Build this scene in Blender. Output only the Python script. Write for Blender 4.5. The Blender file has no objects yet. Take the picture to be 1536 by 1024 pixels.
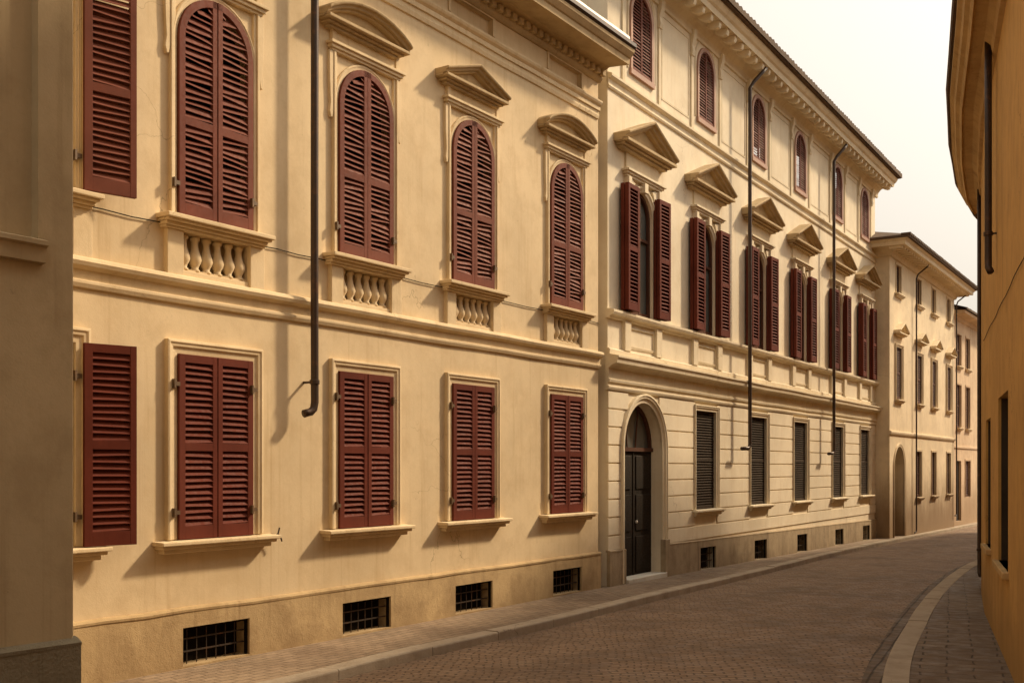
import bpy, bmesh, math, random
from mathutils import Vector
RND = random.Random(11)
scene = bpy.context.scene
COL = scene.collection
R = math.radians

# ------------------------------------------------------------------ materials
def new_mat(name, rough=0.85, spec=0.3):
    m = bpy.data.materials.new(name); m.use_nodes = True
    nt = m.node_tree; b = nt.nodes['Principled BSDF']
    b.inputs['Roughness'].default_value = rough
    b.inputs['Specular IOR Level'].default_value = spec
    return m, nt, b

def node(nt, t, **kw):
    n = nt.nodes.new(t)
    for k, v in kw.items():
        if k in n.inputs.keys(): n.inputs[k].default_value = v
        else: setattr(n, k, v)
    return n

def pos(nt, scale=(1, 1, 1), loc=(0, 0, 0)):
    g = node(nt, 'ShaderNodeNewGeometry')
    mp = node(nt, 'ShaderNodeMapping'); mp.inputs['Scale'].default_value = scale; mp.inputs['Location'].default_value = loc
    nt.links.new(g.outputs['Position'], mp.inputs['Vector'])
    return mp.outputs['Vector']

def noise(nt, vec, scale, detail=6, rough=0.6):
    n = node(nt, 'ShaderNodeTexNoise'); n.inputs['Scale'].default_value = scale
    n.inputs['Detail'].default_value = detail; n.inputs['Roughness'].default_value = rough
    nt.links.new(vec, n.inputs['Vector']); return n.outputs['Fac']

def ramp(nt, fac, a, b, va=0.0, vb=1.0):
    n = node(nt, 'ShaderNodeMapRange'); n.interpolation_type = 'SMOOTHSTEP'
    n.inputs['From Min'].default_value = a; n.inputs['From Max'].default_value = b
    n.inputs['To Min'].default_value = va; n.inputs['To Max'].default_value = vb
    nt.links.new(fac, n.inputs['Value']); return n.outputs['Result']

def mix(nt, fac, a, b, mode='MIX'):
    n = node(nt, 'ShaderNodeMix', data_type='RGBA', blend_type=mode)
    if isinstance(fac, (int, float)): n.inputs[0].default_value = fac
    else: nt.links.new(fac, n.inputs[0])
    for i, v in ((6, a), (7, b)):
        if isinstance(v, tuple): n.inputs[i].default_value = (*v, 1) if len(v) == 3 else v
        else: nt.links.new(v, n.inputs[i])
    return n.outputs[2]

def mth(nt, op, a, b=0.5):
    n = node(nt, 'ShaderNodeMath', operation=op)
    for i, v in ((0, a), (1, b)):
        if isinstance(v, (int, float)): n.inputs[i].default_value = v
        else: nt.links.new(v, n.inputs[i])
    return n.outputs[0]

def bump(nt, b, h, strength=0.3, dist=0.02):
    n = node(nt, 'ShaderNodeBump'); n.inputs['Strength'].default_value = strength; n.inputs['Distance'].default_value = dist
    nt.links.new(h, n.inputs['Height']); nt.links.new(n.outputs['Normal'], b.inputs['Normal'])

def sc(c, k): return tuple(min(1, x * k) for x in c)

def stucco(name, base, stain, streak=0.45, mott=0.5, bstr=0.35, damp=None, fine=90, rough=0.9, cracks=.55):
    m, nt, b = new_mat(name, rough, 0.2)
    p = pos(nt)
    n1 = noise(nt, p, 0.55, 8, 0.62)
    n2 = noise(nt, p, 3.2, 7, 0.65)
    n3 = noise(nt, pos(nt, (5, 5, 0.35)), 1.0, 6, 0.65)
    n4 = noise(nt, p, fine, 3, 0.6)
    n5 = noise(nt, p, 22, 5, 0.7)
    c = mix(nt, ramp(nt, n1, 0.32, 0.68), sc(base, 1.06), sc(base, 0.88))
    c = mix(nt, mth(nt, 'MULTIPLY', ramp(nt, n2, 0.42, 0.72), mott), c, mix(nt, 0.5, base, stain))
    c = mix(nt, mth(nt, 'MULTIPLY', ramp(nt, n3, 0.53, 0.78), streak), c, stain)
    c = mix(nt, mth(nt, 'MULTIPLY', ramp(nt, n5, 0.56, 0.74), 0.3), c, sc(base, 0.70))
    n8 = noise(nt, p, 1.4, 9, 0.72); c = mix(nt, ramp(nt, n8, .5, .66, 0, .28), c, mix(nt, .35, sc(base, .8), stain))
    n9 = noise(nt, p, 7, 6, 0.75); c = mix(nt, ramp(nt, n9, .34, .28, 0, .5), c, sc(base, .55))
    vo = node(nt, 'ShaderNodeTexVoronoi', feature='DISTANCE_TO_EDGE'); vo.inputs['Scale'].default_value = .55
    wv = node(nt, 'ShaderNodeTexNoise'); wv.inputs['Scale'].default_value = 2.5; wv.inputs['Detail'].default_value = 6; nt.links.new(p, wv.inputs['Vector'])
    va = node(nt, 'ShaderNodeVectorMath', operation='MULTIPLY_ADD'); va.inputs[1].default_value = (.7, .7, .7); nt.links.new(wv.outputs['Color'], va.inputs[0]); nt.links.new(p, va.inputs[2])
    nt.links.new(va.outputs[0], vo.inputs['Vector'])
    crack = mth(nt, 'MULTIPLY', ramp(nt, vo.outputs['Distance'], .004, .0), ramp(nt, noise(nt, p, .35, 2, .5), .52, .6))
    c = mix(nt, mth(nt, 'MULTIPLY', crack, cracks), c, sc(stain, .5))
    n7 = noise(nt, pos(nt, (14, 14, .22)), 1.0, 5, 0.7)
    c = mix(nt, mth(nt, 'MULTIPLY', mth(nt, 'MULTIPLY', ramp(nt, n7, .5, .75), ramp(nt, n1, .42, .62)), streak * .9), c, stain)
    if damp:   # rising damp: a stain with its own noisy upper edge
        z0, z1, dc, amt = damp
        g = node(nt, 'ShaderNodeNewGeometry'); s = node(nt, 'ShaderNodeSeparateXYZ')
        nt.links.new(g.outputs['Position'], s.inputs[0])
        zz = mth(nt, 'ADD', s.outputs['Z'], mth(nt, 'MULTIPLY', mth(nt, 'SUBTRACT', noise(nt, pos(nt, (1.2, 1.2, .5)), 1.1, 7, .65), .5), 2.2))
        c = mix(nt, mth(nt, 'MULTIPLY', ramp(nt, zz, z1, z0), amt), c, dc)
    nt.links.new(c, b.inputs['Base Color'])
    h = mth(nt, 'ADD', mth(nt, 'MULTIPLY', n4, 0.35), mth(nt, 'ADD', mth(nt, 'MULTIPLY', n5, 0.5), n2))
    bump(nt, b, h, bstr, 0.02)
    return m

def paint(name, base, worn, rough=0.5, grain=0.25, spec=0.4):
    m, nt, b = new_mat(name, rough, spec)
    n1 = noise(nt, pos(nt), 2.1, 6, 0.6)
    n2 = noise(nt, pos(nt, (25, 25, 1.2)), 1, 3, 0.5)
    n3 = noise(nt, pos(nt), 26, 5, 0.7)
    c = mix(nt, ramp(nt, n1, 0.35, 0.7), sc(base, 1.12), sc(base, 0.8))
    c = mix(nt, mth(nt, 'MULTIPLY', ramp(nt, n3, 0.58, 0.78), 0.15), c, worn)
    n6 = noise(nt, pos(nt, (1, 1, .6)), .9, 3, .5); c = mix(nt, ramp(nt, n6, .42, .62, 0, .45), c, mix(nt, .5, base, worn))
    c = mix(nt, mth(nt, 'MULTIPLY', ramp(nt, n2, 0.5, 0.8), 0.3), c, sc(base, 0.65))
    oi = node(nt, 'ShaderNodeObjectInfo'); c = mix(nt, mth(nt, 'MULTIPLY', oi.outputs['Random'], .45), c, mix(nt, .6, sc(base, 1.1), worn))
    nt.links.new(c, b.inputs['Base Color'])
    nt.links.new(ramp(nt, n3, .3, .8, rough - .1, rough + .25), b.inputs['Roughness'])
    bump(nt, b, mth(nt, 'ADD', n2, n3), grain, 0.004)
    return m

def metal(name, base, rust, rough=0.5, met=0.3):
    m, nt, b = new_mat(name, rough, 0.4)
    n = noise(nt, pos(nt), 9, 7, 0.7)
    c = mix(nt, ramp(nt, n, 0.5, 0.72), base, rust)
    nt.links.new(c, b.inputs['Base Color']); b.inputs['Metallic'].default_value = met
    bump(nt, b, n, 0.2, 0.004)
    return m

SN, CS = math.sin(R(33.38)), math.cos(R(33.38))
def setts(name, c1, c2, mortar, bw, bh, ms, bstr=0.8, warp=0.07, off=0.5, angle=33.38, dirt=(.1, .06, .035), turn=False):
    m, nt, b = new_mat(name, 0.75, 0.35)
    sn, cs = math.sin(R(angle)), math.cos(R(angle))
    g = node(nt, 'ShaderNodeNewGeometry')
    wn = node(nt, 'ShaderNodeTexNoise'); wn.inputs['Scale'].default_value = 1.3; wn.inputs['Detail'].default_value = 3
    nt.links.new(g.outputs['Position'], wn.inputs['Vector'])
    w = node(nt, 'ShaderNodeVectorMath', operation='SCALE'); w.inputs['Scale'].default_value = warp * 3
    nt.links.new(wn.outputs['Color'], w.inputs[0])
    a = node(nt, 'ShaderNodeVectorMath', operation='ADD')
    nt.links.new(g.outputs['Position'], a.inputs[0]); nt.links.new(w.outputs[0], a.inputs[1])
    d1 = node(nt, 'ShaderNodeVectorMath', operation='DOT_PRODUCT'); d1.inputs[1].default_value = (cs, -sn, 0)
    d2 = node(nt, 'ShaderNodeVectorMath', operation='DOT_PRODUCT'); d2.inputs[1].default_value = (sn, cs, 0)
    nt.links.new(a.outputs[0], d1.inputs[0]); nt.links.new(a.outputs[0], d2.inputs[0])
    cb = node(nt, 'ShaderNodeCombineXYZ')
    nt.links.new(d1.outputs['Value'], cb.inputs[1 if turn else 0]); nt.links.new(d2.outputs['Value'], cb.inputs[0 if turn else 1])
    br = node(nt, 'ShaderNodeTexBrick'); br.offset = off
    br.inputs['Scale'].default_value = 1; br.inputs['Brick Width'].default_value = bw; br.inputs['Row Height'].default_value = bh
    br.inputs['Mortar Size'].default_value = ms; br.inputs['Mortar Smooth'].default_value = 0.6
    br.inputs['Color1'].default_value = (*c1, 1); br.inputs['Color2'].default_value = (*c2, 1); br.inputs['Mortar'].default_value = (*mortar, 1)
    nt.links.new(cb.outputs[0], br.inputs['Vector'])
    n1 = noise(nt, pos(nt), 0.7, 7, 0.65); n2 = noise(nt, pos(nt), 30, 5, 0.7); n3 = noise(nt, pos(nt), 5, 5, .6)
    c = mix(nt, ramp(nt, n1, .4, .68, 0, .6), br.outputs['Color'], dirt)
    c = mix(nt, ramp(nt, n2, .45, .75, 0, .4), c, sc(c1, .55))
    c = mix(nt, ramp(nt, n3, .55, .75, 0, .3), c, sc(c2, 1.35))
    nt.links.new(c, b.inputs['Base Color'])
    nt.links.new(ramp(nt, n3, .3, .7, .55, .9), b.inputs['Roughness'])
    h = mth(nt, 'ADD', mth(nt, 'MULTIPLY', br.outputs['Fac'], -1.0), mth(nt, 'ADD', mth(nt, 'MULTIPLY', n2, .35), mth(nt, 'MULTIPLY', n3, .6)))
    bump(nt, b, h, bstr, 0.02)
    return m

def glass(name, base, rough=0.08):
    m, nt, b = new_mat(name, rough, 0.6)
    n = noise(nt, pos(nt), 1.3, 3)
    nt.links.new(mix(nt, n, sc(base, .6), sc(base, 1.4)), b.inputs['Base Color'])
    bump(nt, b, n, .05, .02)
    return m

CREAM = (.69, .545, .345)
M = {}
M['cream'] = stucco('cream_stucco', CREAM, (.42, .285, .14), .5, .5, .16)
M['cream_trim'] = stucco('cream_trim_plaster', (.71, .565, .36), (.38, .25, .11), .45, .5, .22)
M['pale'] = stucco('pale_stucco', (.77, .675, .51), (.54, .39, .22), .36, .36, .14)
M['pale_trim'] = stucco('pale_trim_plaster', (.735, .635, .465), (.46, .32, .16), .4, .45, .2)
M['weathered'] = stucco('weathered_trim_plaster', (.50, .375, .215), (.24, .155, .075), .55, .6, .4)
M['plinth'] = stucco('stained_plinth', (.49, .355, .19), (.21, .13, .06), .75, .9, .5, damp=(-.35, .55, (.22, .14, .07), .6))
M['plinth2'] = stucco('grey_plinth', (.41, .32, .205), (.15, .10, .055), .8, .9, .6, damp=(-.5, .4, (.15, .10, .055), .65))
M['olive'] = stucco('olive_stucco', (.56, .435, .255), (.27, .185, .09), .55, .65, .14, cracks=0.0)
M['olive_base'] = stucco('olive_base_stone', (.27, .225, .145), (.12, .09, .05), .6, .7, .8, fine=60)
M['ochre'] = stucco('ochre_stucco', (.60, .35, .11), (.28, .14, .04), .6, .6, .2, damp=(.0, 1.2, (.24, .15, .06), .6))
M['ochre_trim'] = stucco('ochre_trim_plaster', (.55, .37, .17), (.22, .12, .04), .5, .6, .4)
M['ochre_base'] = stucco('ochre_base_plaster', (.33, .2, .085), (.14, .08, .03), .6, .7, .7)
M['sand'] = stucco('sand_stucco', (.78, .65, .45), (.44, .31, .18), .4, .45, .35, damp=(.1, 2.3, (.22, .135, .065), .9))
M['rose'] = stucco('rose_stucco', (.68, .52, .35), (.38, .18, .09), .5, .5, .35, damp=(.0, 1.9, (.28, .175, .09), .7))
M['red'] = paint('oxblood_paint', (.115, .026, .016), (.16, .054, .035), .65, .0, .07)
M['red_sun_gloss'] = paint('sun_gloss_oxblood_paint', (.15, .046, .03), (.215, .09, .06), .65, .0, .1)  # upper shutters: sun gloss put into the colour as a lighter, pinker red
M['brownwood'] = paint('dark_brown_wood', (.085, .036, .022), (.13, .065, .04), .7, .25, .12)
M['darkslat'] = paint('black_brown_slats', (.05, .037, .027), (.085, .065, .048), .9, .25, .06)
M['pinkframe'] = paint('faded_pink_frame', (.36, .195, .135), (.45, .28, .2), .6)
M['doorwood'] = paint('old_door_wood', (.02, .014, .009), (.036, .026, .017), .7, .25, .15)
M['pipe'] = metal('dark_pipe', (.055, .036, .026), (.11, .055, .03), .45, .4)
M['iron'] = metal('rusty_iron', (.05, .035, .025), (.14, .06, .025))
M['hinge'] = metal('worn_hinge_iron', (.13, .085, .05), (.22, .13, .07))
M['tin'] = metal('pale_roof_tin', (.55, .50, .44), (.42, .36, .28), .45, .2)
M['glass'] = glass('dark_glass', (.12, .125, .115), .2)
M['black'] = new_mat('dark_cavity', 1, 0)[0]; M['black'].node_tree.nodes['Principled BSDF'].inputs['Base Color'].default_value = (.012, .009, .006, 1)
M['rooftile'] = stucco('brown_roof_tile', (.12, .078, .05), (.05, .036, .026), .6, .7, .6)
M['marble'] = stucco('pale_marble', (.62, .58, .50), (.36, .3, .22), .4, .5, .15)
M['road'] = setts('cobbled_setts', (.325, .212, .128), (.252, .164, .098), (.115, .074, .045), .17, .078, .013, 1.0, .11, angle=4)
M['walk'] = setts('paving_blocks', (.30, .215, .14), (.245, .175, .112), (.14, .098, .063), .2, .11, .008, .7, .05, turn=True)
M['walk2'] = setts('paving_slabs', (.19, .135, .085), (.135, .094, .06), (.06, .042, .028), .5, .2, .012, .8, .03, angle=22)
M['kerb'] = stucco('kerb_stone', (.42, .345, .255), (.16, .11, .065), .3, .7, .6)
M['gutter'] = setts('gutter_setts', (.17, .115, .07), (.12, .08, .05), (.05, .034, .022), .2, .12, .014, .9, .02, angle=25, turn=True)
M['ground'] = stucco('packed_ground', (.14, .1, .065), (.08, .055, .035), .3, .5, .5)

# ------------------------------------------------------------------ mesh builder
class MB:
    """collects faces in wall coordinates: x along the wall, p out of the wall, z up"""
    def __init__(s, off=0.0, mp=None, dz=None):
        s.v = []; s.f = []; s.off = off; s.mp = mp; s.dz = dz
    def V(s, x, p, z):
        if s.dz: z += s.dz(x)
        s.v.append(s.mp(x, p, z) if s.mp else (x - s.off, -p, z)); return len(s.v) - 1
    def F(s, *i): s.f.append(i)
    def box(s, x0, x1, p0, p1, z0, z1):
        a = [s.V(x, p, z) for z in (z0, z1) for p in (p0, p1) for x in (x0, x1)]
        for q in ((0, 2, 3, 1), (4, 5, 7, 6), (0, 1, 5, 4), (2, 6, 7, 3), (0, 4, 6, 2), (1, 3, 7, 5)): s.F(*[a[k] for k in q])
    def loft(s, rings, cap=True, closed=True):
        n = len(rings[0])
        for a, b in zip(rings, rings[1:]):
            for k in range(n if closed else n - 1):
                s.F(a[k], a[(k + 1) % n], b[(k + 1) % n], b[k])
        if cap: s.F(*rings[0][::-1]); s.F(*rings[-1])
    def extrude(s, prof, x0, x1, step=0.6, jit=0.003, xs=None):
        """prof: closed polygon of (p, z), run along x with a hand-run wobble"""
        if xs is None:
            n = max(1, int(abs(x1 - x0) / step)); xs = [x0 + (x1 - x0) * k / n for k in range(n + 1)]
        rings = []
        for k, x in enumerate(xs):
            jz = RND.uniform(-jit, jit) if 0 < k < len(xs) - 1 else 0; jp = RND.uniform(-jit, jit) * .5
            rings.append([s.V(x, p + (jp if p > 0.012 else 0), z + jz) for p, z in prof])
        s.loft(rings)
    def sweep(s, path, prof, n0=None, n1=None):
        """path (x,z) in the wall plane; prof closed polygon of (offset to the left of the path, p)"""
        ns = []
        for k in range(len(path)):
            d = []
            if k > 0: d.append((path[k][0] - path[k - 1][0], path[k][1] - path[k - 1][1]))
            if k < len(path) - 1: d.append((path[k + 1][0] - path[k][0], path[k + 1][1] - path[k][1]))
            nn = []
            for dx, dz in d:
                l = math.hypot(dx, dz); nn.append((-dz / l, dx / l))
            if len(nn) == 1: ns.append(nn[0])
            else:
                q = 1 + nn[0][0] * nn[1][0] + nn[0][1] * nn[1][1]
                ns.append(((nn[0][0] + nn[1][0]) / q, (nn[0][1] + nn[1][1]) / q))
        if n0: ns[0] = n0
        if n1: ns[-1] = n1
        s.loft([[s.V(x + o * nx, p, z + o * nz) for o, p in prof] for (x, z), (nx, nz) in zip(path, ns)])
    def lathe(s, cx, cp, prof, n=14):
        s.loft([[s.V(cx + r * math.cos(2 * math.pi * k / n), cp + r * math.sin(2 * math.pi * k / n), z) for k in range(n)] for r, z in prof])
    def tube(s, pts, r, n=10):
        pts = [Vector(p) for p in pts]; rings = []; up = None
        for k, p in enumerate(pts):
            t = ((pts[min(k + 1, len(pts) - 1)] - pts[max(k - 1, 0)])).normalized()
            if up is None: up = Vector((0, 1, 0)) if abs(t.y) < .9 else Vector((1, 0, 0))
            a = t.cross(up).normalized(); b = a.cross(t).normalized(); up = b
            rings.append([s.V(*(p + r * (math.cos(2 * math.pi * j / n) * a + math.sin(2 * math.pi * j / n) * b))) for j in range(n)])
        s.loft(rings)
    def wall(s, x0, x1, z0, z1, ops=(), p=0.0, cuts=()):
        """front face with openings (xa, xb, za, zb, arch, depth) and their reveals"""
        xs = sorted({x0, x1, *[o[0] for o in ops], *[o[1] for o in ops], *[c for c in cuts if x0 < c < x1]})
        zs = sorted({z0, z1, *[o[2] for o in ops], *[o[3] for o in ops]})
        g = {}
        def vv(i, j):
            if (i, j) not in g: g[(i, j)] = s.V(xs[i], p, zs[j])
            return g[(i, j)]
        for i in range(len(xs) - 1):
            for j in range(len(zs) - 1):
                mx, mz = (xs[i] + xs[i + 1]) / 2, (zs[j] + zs[j + 1]) / 2
                if any(o[0] < mx < o[1] and o[2] < mz < o[3] for o in ops): continue
                s.F(vv(i, j), vv(i + 1, j), vv(i + 1, j + 1), vv(i, j + 1))
        for xa, xb, za, zb, arch, dep in ops:
            loop = [(xa, za)]
            if arch:
                r = (xb - xa) / 2; xc = (xa + xb) / 2; zc = zb - r; N = 20
                arc = [(xc - r * math.cos(math.pi * k / N), zc + r * math.sin(math.pi * k / N)) for k in range(N + 1)]
                for (cx, part) in ((xa, arc[:N // 2 + 1]), (xb, arc[N // 2:])):
                    c = s.V(cx, p, zb); q = [s.V(x, p, z) for x, z in part]
                    for a, b in zip(q, q[1:]): s.F(c, a, b)
                loop += arc
            else: loop += [(xa, zb), (xb, zb)]
            loop.append((xb, za))
            f = [s.V(x, p, z) for x, z in loop]; b = [s.V(x, p - dep, z) for x, z in loop]
            for k in range(len(loop)):
                k2 = (k + 1) % len(loop); s.F(f[k], b[k], b[k2], f[k2])
    def mesh(s, name, bevel=0):
        me = bpy.data.meshes.new(name); me.from_pydata(s.v, [], s.f); me.validate()
        bm = bmesh.new(); bm.from_mesh(me)
        bmesh.ops.remove_doubles(bm, verts=bm.verts, dist=1e-5)
        bmesh.ops.recalc_face_normals(bm, faces=bm.faces)
        bm.to_mesh(me); bm.free()
        return me

def put(name, me, m, parent, loc=(0, 0, 0), rz=0.0, smooth=False, bevel=0.0):
    if isinstance(me, MB): me = me.mesh(name)
    if not me.materials: me.materials.append(M[m])
    if smooth:
        for p in me.polygons: p.use_smooth = True
    o = bpy.data.objects.new(name, me); COL.objects.link(o)
    if parent: o.parent = parent
    o.location = loc; o.rotation_euler = (0, 0, rz)
    if bevel:
        b = o.modifiers.new('soft_edge', 'BEVEL'); b.width = bevel; b.segments = 2; b.limit_method = 'ANGLE'; b.angle_limit = R(35)
    return o

def thing(name, label, cat, loc, rz=0.0, group=None):
    o = bpy.data.objects.new(name, None); COL.objects.link(o)
    o.location = loc; o.rotation_euler = (0, 0, rz); o['label'] = label; o['category'] = cat
    if group: o['group'] = group
    o.empty_display_size = .3
    return o
def struct(o): o['kind'] = 'structure'; return o

def facade(theta, D, S, name, label, cat, z=0):
    """an empty on the wall plane at station S; wall runs at theta right of the view axis, D metres left of the lens"""
    t = R(theta); n = Vector((math.cos(t), -math.sin(t), 0)); d = Vector((math.sin(t), math.cos(t), 0))
    P = -D * n + (S - D * math.tan(t)) * d
    return thing(name, label, cat, (P.x, P.y, z), math.pi / 2 - t)

def arc(cx, cz, r, a0, a1, n=18):
    return [(cx + r * math.cos(R(a0 + (a1 - a0) * k / n)), cz + r * math.sin(R(a0 + (a1 - a0) * k / n))) for k in range(n + 1)]
def archpath(w, h, n=20):   # door-shaped path, half width w, full height h
    return [(-w, 0)] + arc(0, h - w, w, 180, 0, n) + [(w, 0)]
def stepbox(mb, rows):      # rows of (half width, p, z0, z1)
    for w, p, z0, z1 in rows: mb.box(-w, w, -.02, p, z0, z1)

# ------------------------------------------------------------------ shutters
def leaf(name, w, h, sg, arch=False, rails=(.5,), stile=.075, rail=.08, bot=.13, thick=.045, pitch=.062, messy=0.0, back=False):
    """louvred leaf hinged at x=0 and running to sg*w; arch: quarter round top on the hinge side"""
    mb = MB(); R2 = random.Random(len(name) + int(w * 999) + int(sg * 3) + int(messy * 100) + RND.randint(0, 99))
    X = lambda t: sg * t
    def bx(t0, t1, p0, p1, z0, z1): mb.box(min(X(t0), X(t1)), max(X(t0), X(t1)), p0, p1, z0, z1)
    zc = h - w
    bx(w - stile * .8, w, 0, thick, 0, h - (0.001 if arch else 0))          # meeting stile
    if arch:
        bx(0, stile, 0, thick, 0, zc)
        pts = [(w - (w) * math.cos(math.pi / 2 * k / 12), zc + w * math.sin(math.pi / 2 * k / 12)) for k in range(13)]
        inn = [(w - (w - stile) * math.cos(math.pi / 2 * k / 12), zc + (w - stile) * math.sin(math.pi / 2 * k / 12)) for k in range(13)]
        mb.loft([[mb.V(X(o[0]), 0, o[1]), mb.V(X(o[0]), thick, o[1]), mb.V(X(i[0]), thick, i[1]), mb.V(X(i[0]), 0, i[1])] for o, i in zip(pts, inn)])
    else:
        bx(0, stile, 0, thick, 0, h)
        bx(stile, w - stile * .8, .001, thick - .001, h - rail, h)
    bx(stile, w - stile * .8, .001, thick - .001, 0, bot)
    mids = [r * h for r in rails]
    for zm in mids: bx(stile, w - stile * .8, .001, thick - .001, zm - rail / 2, zm + rail / 2)
    zs = [bot] + [q for zm in mids for q in (zm - rail / 2, zm + rail / 2)] + [h - (stile if arch else rail)]
    for za, zb in zip(zs[::2], zs[1::2]):
        n = max(2, round((zb - za) / pitch)); pt = (zb - za) / n
        for k in range(n):
            z = za + pt * (k + .5); t0 = stile - .005; t1 = w - stile * .8 + .005
            if arch and z + .02 > zc:
                q = (w - stile) ** 2 - (z + .02 - zc) ** 2
                if q <= 0: continue
                t0 = max(t0, w - math.sqrt(q) - .012)
            if t1 - t0 < .04: continue
            ta = R(46 + R2.uniform(-5, 5) * (1 + messy * 2)); dd = pt * .66; th = .005
            sk = R2.uniform(-1, 1) * .005 * (1 + messy * 2.2)
            c, s_ = math.cos(ta), math.sin(ta); pc = thick * .5
            pr = [(-dd * c - th * s_, dd * s_ - th * c), (dd * c - th * s_, -dd * s_ - th * c), (dd * c + th * s_, -dd * s_ + th * c), (-dd * c + th * s_, dd * s_ + th * c)]
            pm = thick * .48
            rings = []
            for t, q in ((t0, -sk), ((t0 + t1) / 2, R2.uniform(-.004, .004) * messy), (t1, sk)):
                rings.append([mb.V(X(t), pc + max(-pm, min(pm, a * .8)), z + b * .95 + q) for a, b in pr])
            mb.loft(rings)
    if back: bx(.02, w - .02, -.02, -.002, .02, (h if not arch else zc) - .02)
    return mb.mesh(name)

def boxed_leaf(name, w, h, sg, thick=.12):
    """two leaves folded together, seen as a thick louvred block"""
    mb = MB(); R2 = random.Random(RND.randint(0, 9999))
    def bx(t0, t1, p0, p1, z0, z1): mb.box(min(sg * t0, sg * t1), max(sg * t0, sg * t1), p0, p1, z0, z1)
    for pa, pb in ((0, thick * .46), (thick * .54, thick)):
        bx(0, .07, pa, pb, 0, h); bx(w - .07, w, pa, pb, 0, h)
        for z0, z1 in ((0, .13), (h * .47, h * .47 + .08), (h - .08, h)): bx(.07, w - .07, pa + .002, pb - .002, z0, z1)
        for za, zb in ((.13, h * .47), (h * .47 + .08, h - .08)):
            n = round((zb - za) / .066); pt = (zb - za) / n
            for k in range(n):
                z = za + pt * (k + .5); q = R2.uniform(-.004, .004)
                a, b = (pa + .004, pb - .002)
                mb.loft([[mb.V(sg * t, a, z + .022 + e), mb.V(sg * t, a, z + .03 + e), mb.V(sg * t, b, z - .018 + e), mb.V(sg * t, b, z - .028 + e)] for t, e in ((.066, -q), (w - .066, q))])
    bx(.06, w - .06, thick * .47, thick * .53, .1, h - .07)
    return mb.mesh(name)

# ------------------------------------------------------------------ shared mouldings
def architrave(w, h, band=.13, arch=False, pmax=.06):
    pr = [(0, -.03), (0, .022), (band * .45, .028), (band * .5, pmax * .75), (band * .72, pmax * .8), (band * .8, pmax), (band, pmax * .9), (band, -.03)]
    mb = MB(); mb.sweep(archpath(w, h) if arch else [(-w, 0), (-w, h), (w, h), (w, 0)], pr); return mb

def sill_mesh(w, p=.17, t=.1):
    mb = MB(); stepbox(mb, [(w - .07, p * .55, -t * 1.25, -t * .8), (w - .03, p * .8, -t * .8, -t * .45), (w, p, -t * .45, 0)])
    mb.v = [(x, y, z + (.006 * (-y) / p if z > -.001 else 0) * -1) for x, y, z in mb.v]
    return mb.mesh('sill')

def pediment_mesh(w, p, rise, seg=False, lip=.1):
    mb = MB()
    stepbox(mb, [(w - .13, p * .4, 0, lip * .32), (w - .07, p * .62, lip * .32, lip * .6), (w - .02, p * .9, lip * .6, lip)])
    def path(k, dz=0):
        ww = w * k
        if not seg: return [(-ww, lip + dz), (0, lip + rise * k + dz), (ww, lip + dz)]
        rr = (ww * ww + (rise * k) ** 2) / (2 * rise * k); a = math.degrees(math.asin(ww / rr))
        return arc(0, lip + dz + rise * k - rr, rr, 90 + a, 90 - a, 16)
    pth = path(1, -.005)
    vn = (0, 1)
    # tympanum
    q = path(.98); f = [mb.V(x, p * .3, z) for x, z in q]; b = [mb.V(x, -.02, z) for x, z in q]
    mb.F(*f); mb.F(*b[::-1])
    for k in range(len(q)): mb.F(f[k], b[k], b[(k + 1) % len(q)], f[(k + 1) % len(q)])
    t = lip * .8
    mb.sweep(pth, [(-t * .35, -.02), (-t * .35, p * .55), (.0, p * .62), (.0, -.02)], vn, vn)
    mb.sweep(pth, [(.0, -.021), (.0, p * .78), (t * .4, p * .84), (t * .45, p), (t * .8, p * 1.05), (t * .95, p * .98), (t * .95, -.021)], vn, vn)
    return mb.mesh('pediment')

def hinge_mesh():
    mb = MB(); mb.box(-.05, .012, .03, .075, -.02, .02); mb.box(-.065, -.045, .02, .085, -.045, .045); return mb.mesh('hinge')

def pane_mesh(w, h, arch=False, bars=True):
    mb = MB(); q = (archpath(w, h) if arch else [(-w, 0), (-w, h), (w, h), (w, 0)])
    mb.F(*[mb.V(x, 0, z) for x, z in q]); return mb.mesh('pane')
def casement_mesh(w, h, arch=False):
    mb = MB(); mb.sweep(archpath(w, h) if arch else [(-w, 0), (-w, h), (w, h), (w, 0)], [(0, 0), (-.06, 0), (-.06, .05), (0, .05)])
    mb.box(-.035, .035, .001, .052, .02, h - .02); mb.box(-w + .05, w - .05, .002, .045, h * .62, h * .62 + .05); mb.box(-w + .05, w - .05, .002, .048, .0, .09)
    return mb.mesh('casement_frame')

def grille_meshes(w, h):
    mb = MB(); n = 7
    for k in range(1, n): mb.box(-w + 2 * w * k / n - .004, -w + 2 * w * k / n + .004, -.1, -.092, 0, h)
    for k in (1, 2): mb.box(-w, w, -.108, -.088, h * k / 3 - .007, h * k / 3 + .007)
    bars = mb.mesh('bars')
    mb = MB(); mb.F(*[mb.V(x, -.2, z) for x, z in ((-w, 0), (-w, h), (w, h), (w, 0))])
    mb.sweep([(-w, 0), (-w, h), (w, h), (w, 0)], [(0, -.03), (-.025, -.03), (-.025, -.06), (0, -.06)])
    return mb.mesh('basement_vent'), bars

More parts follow.
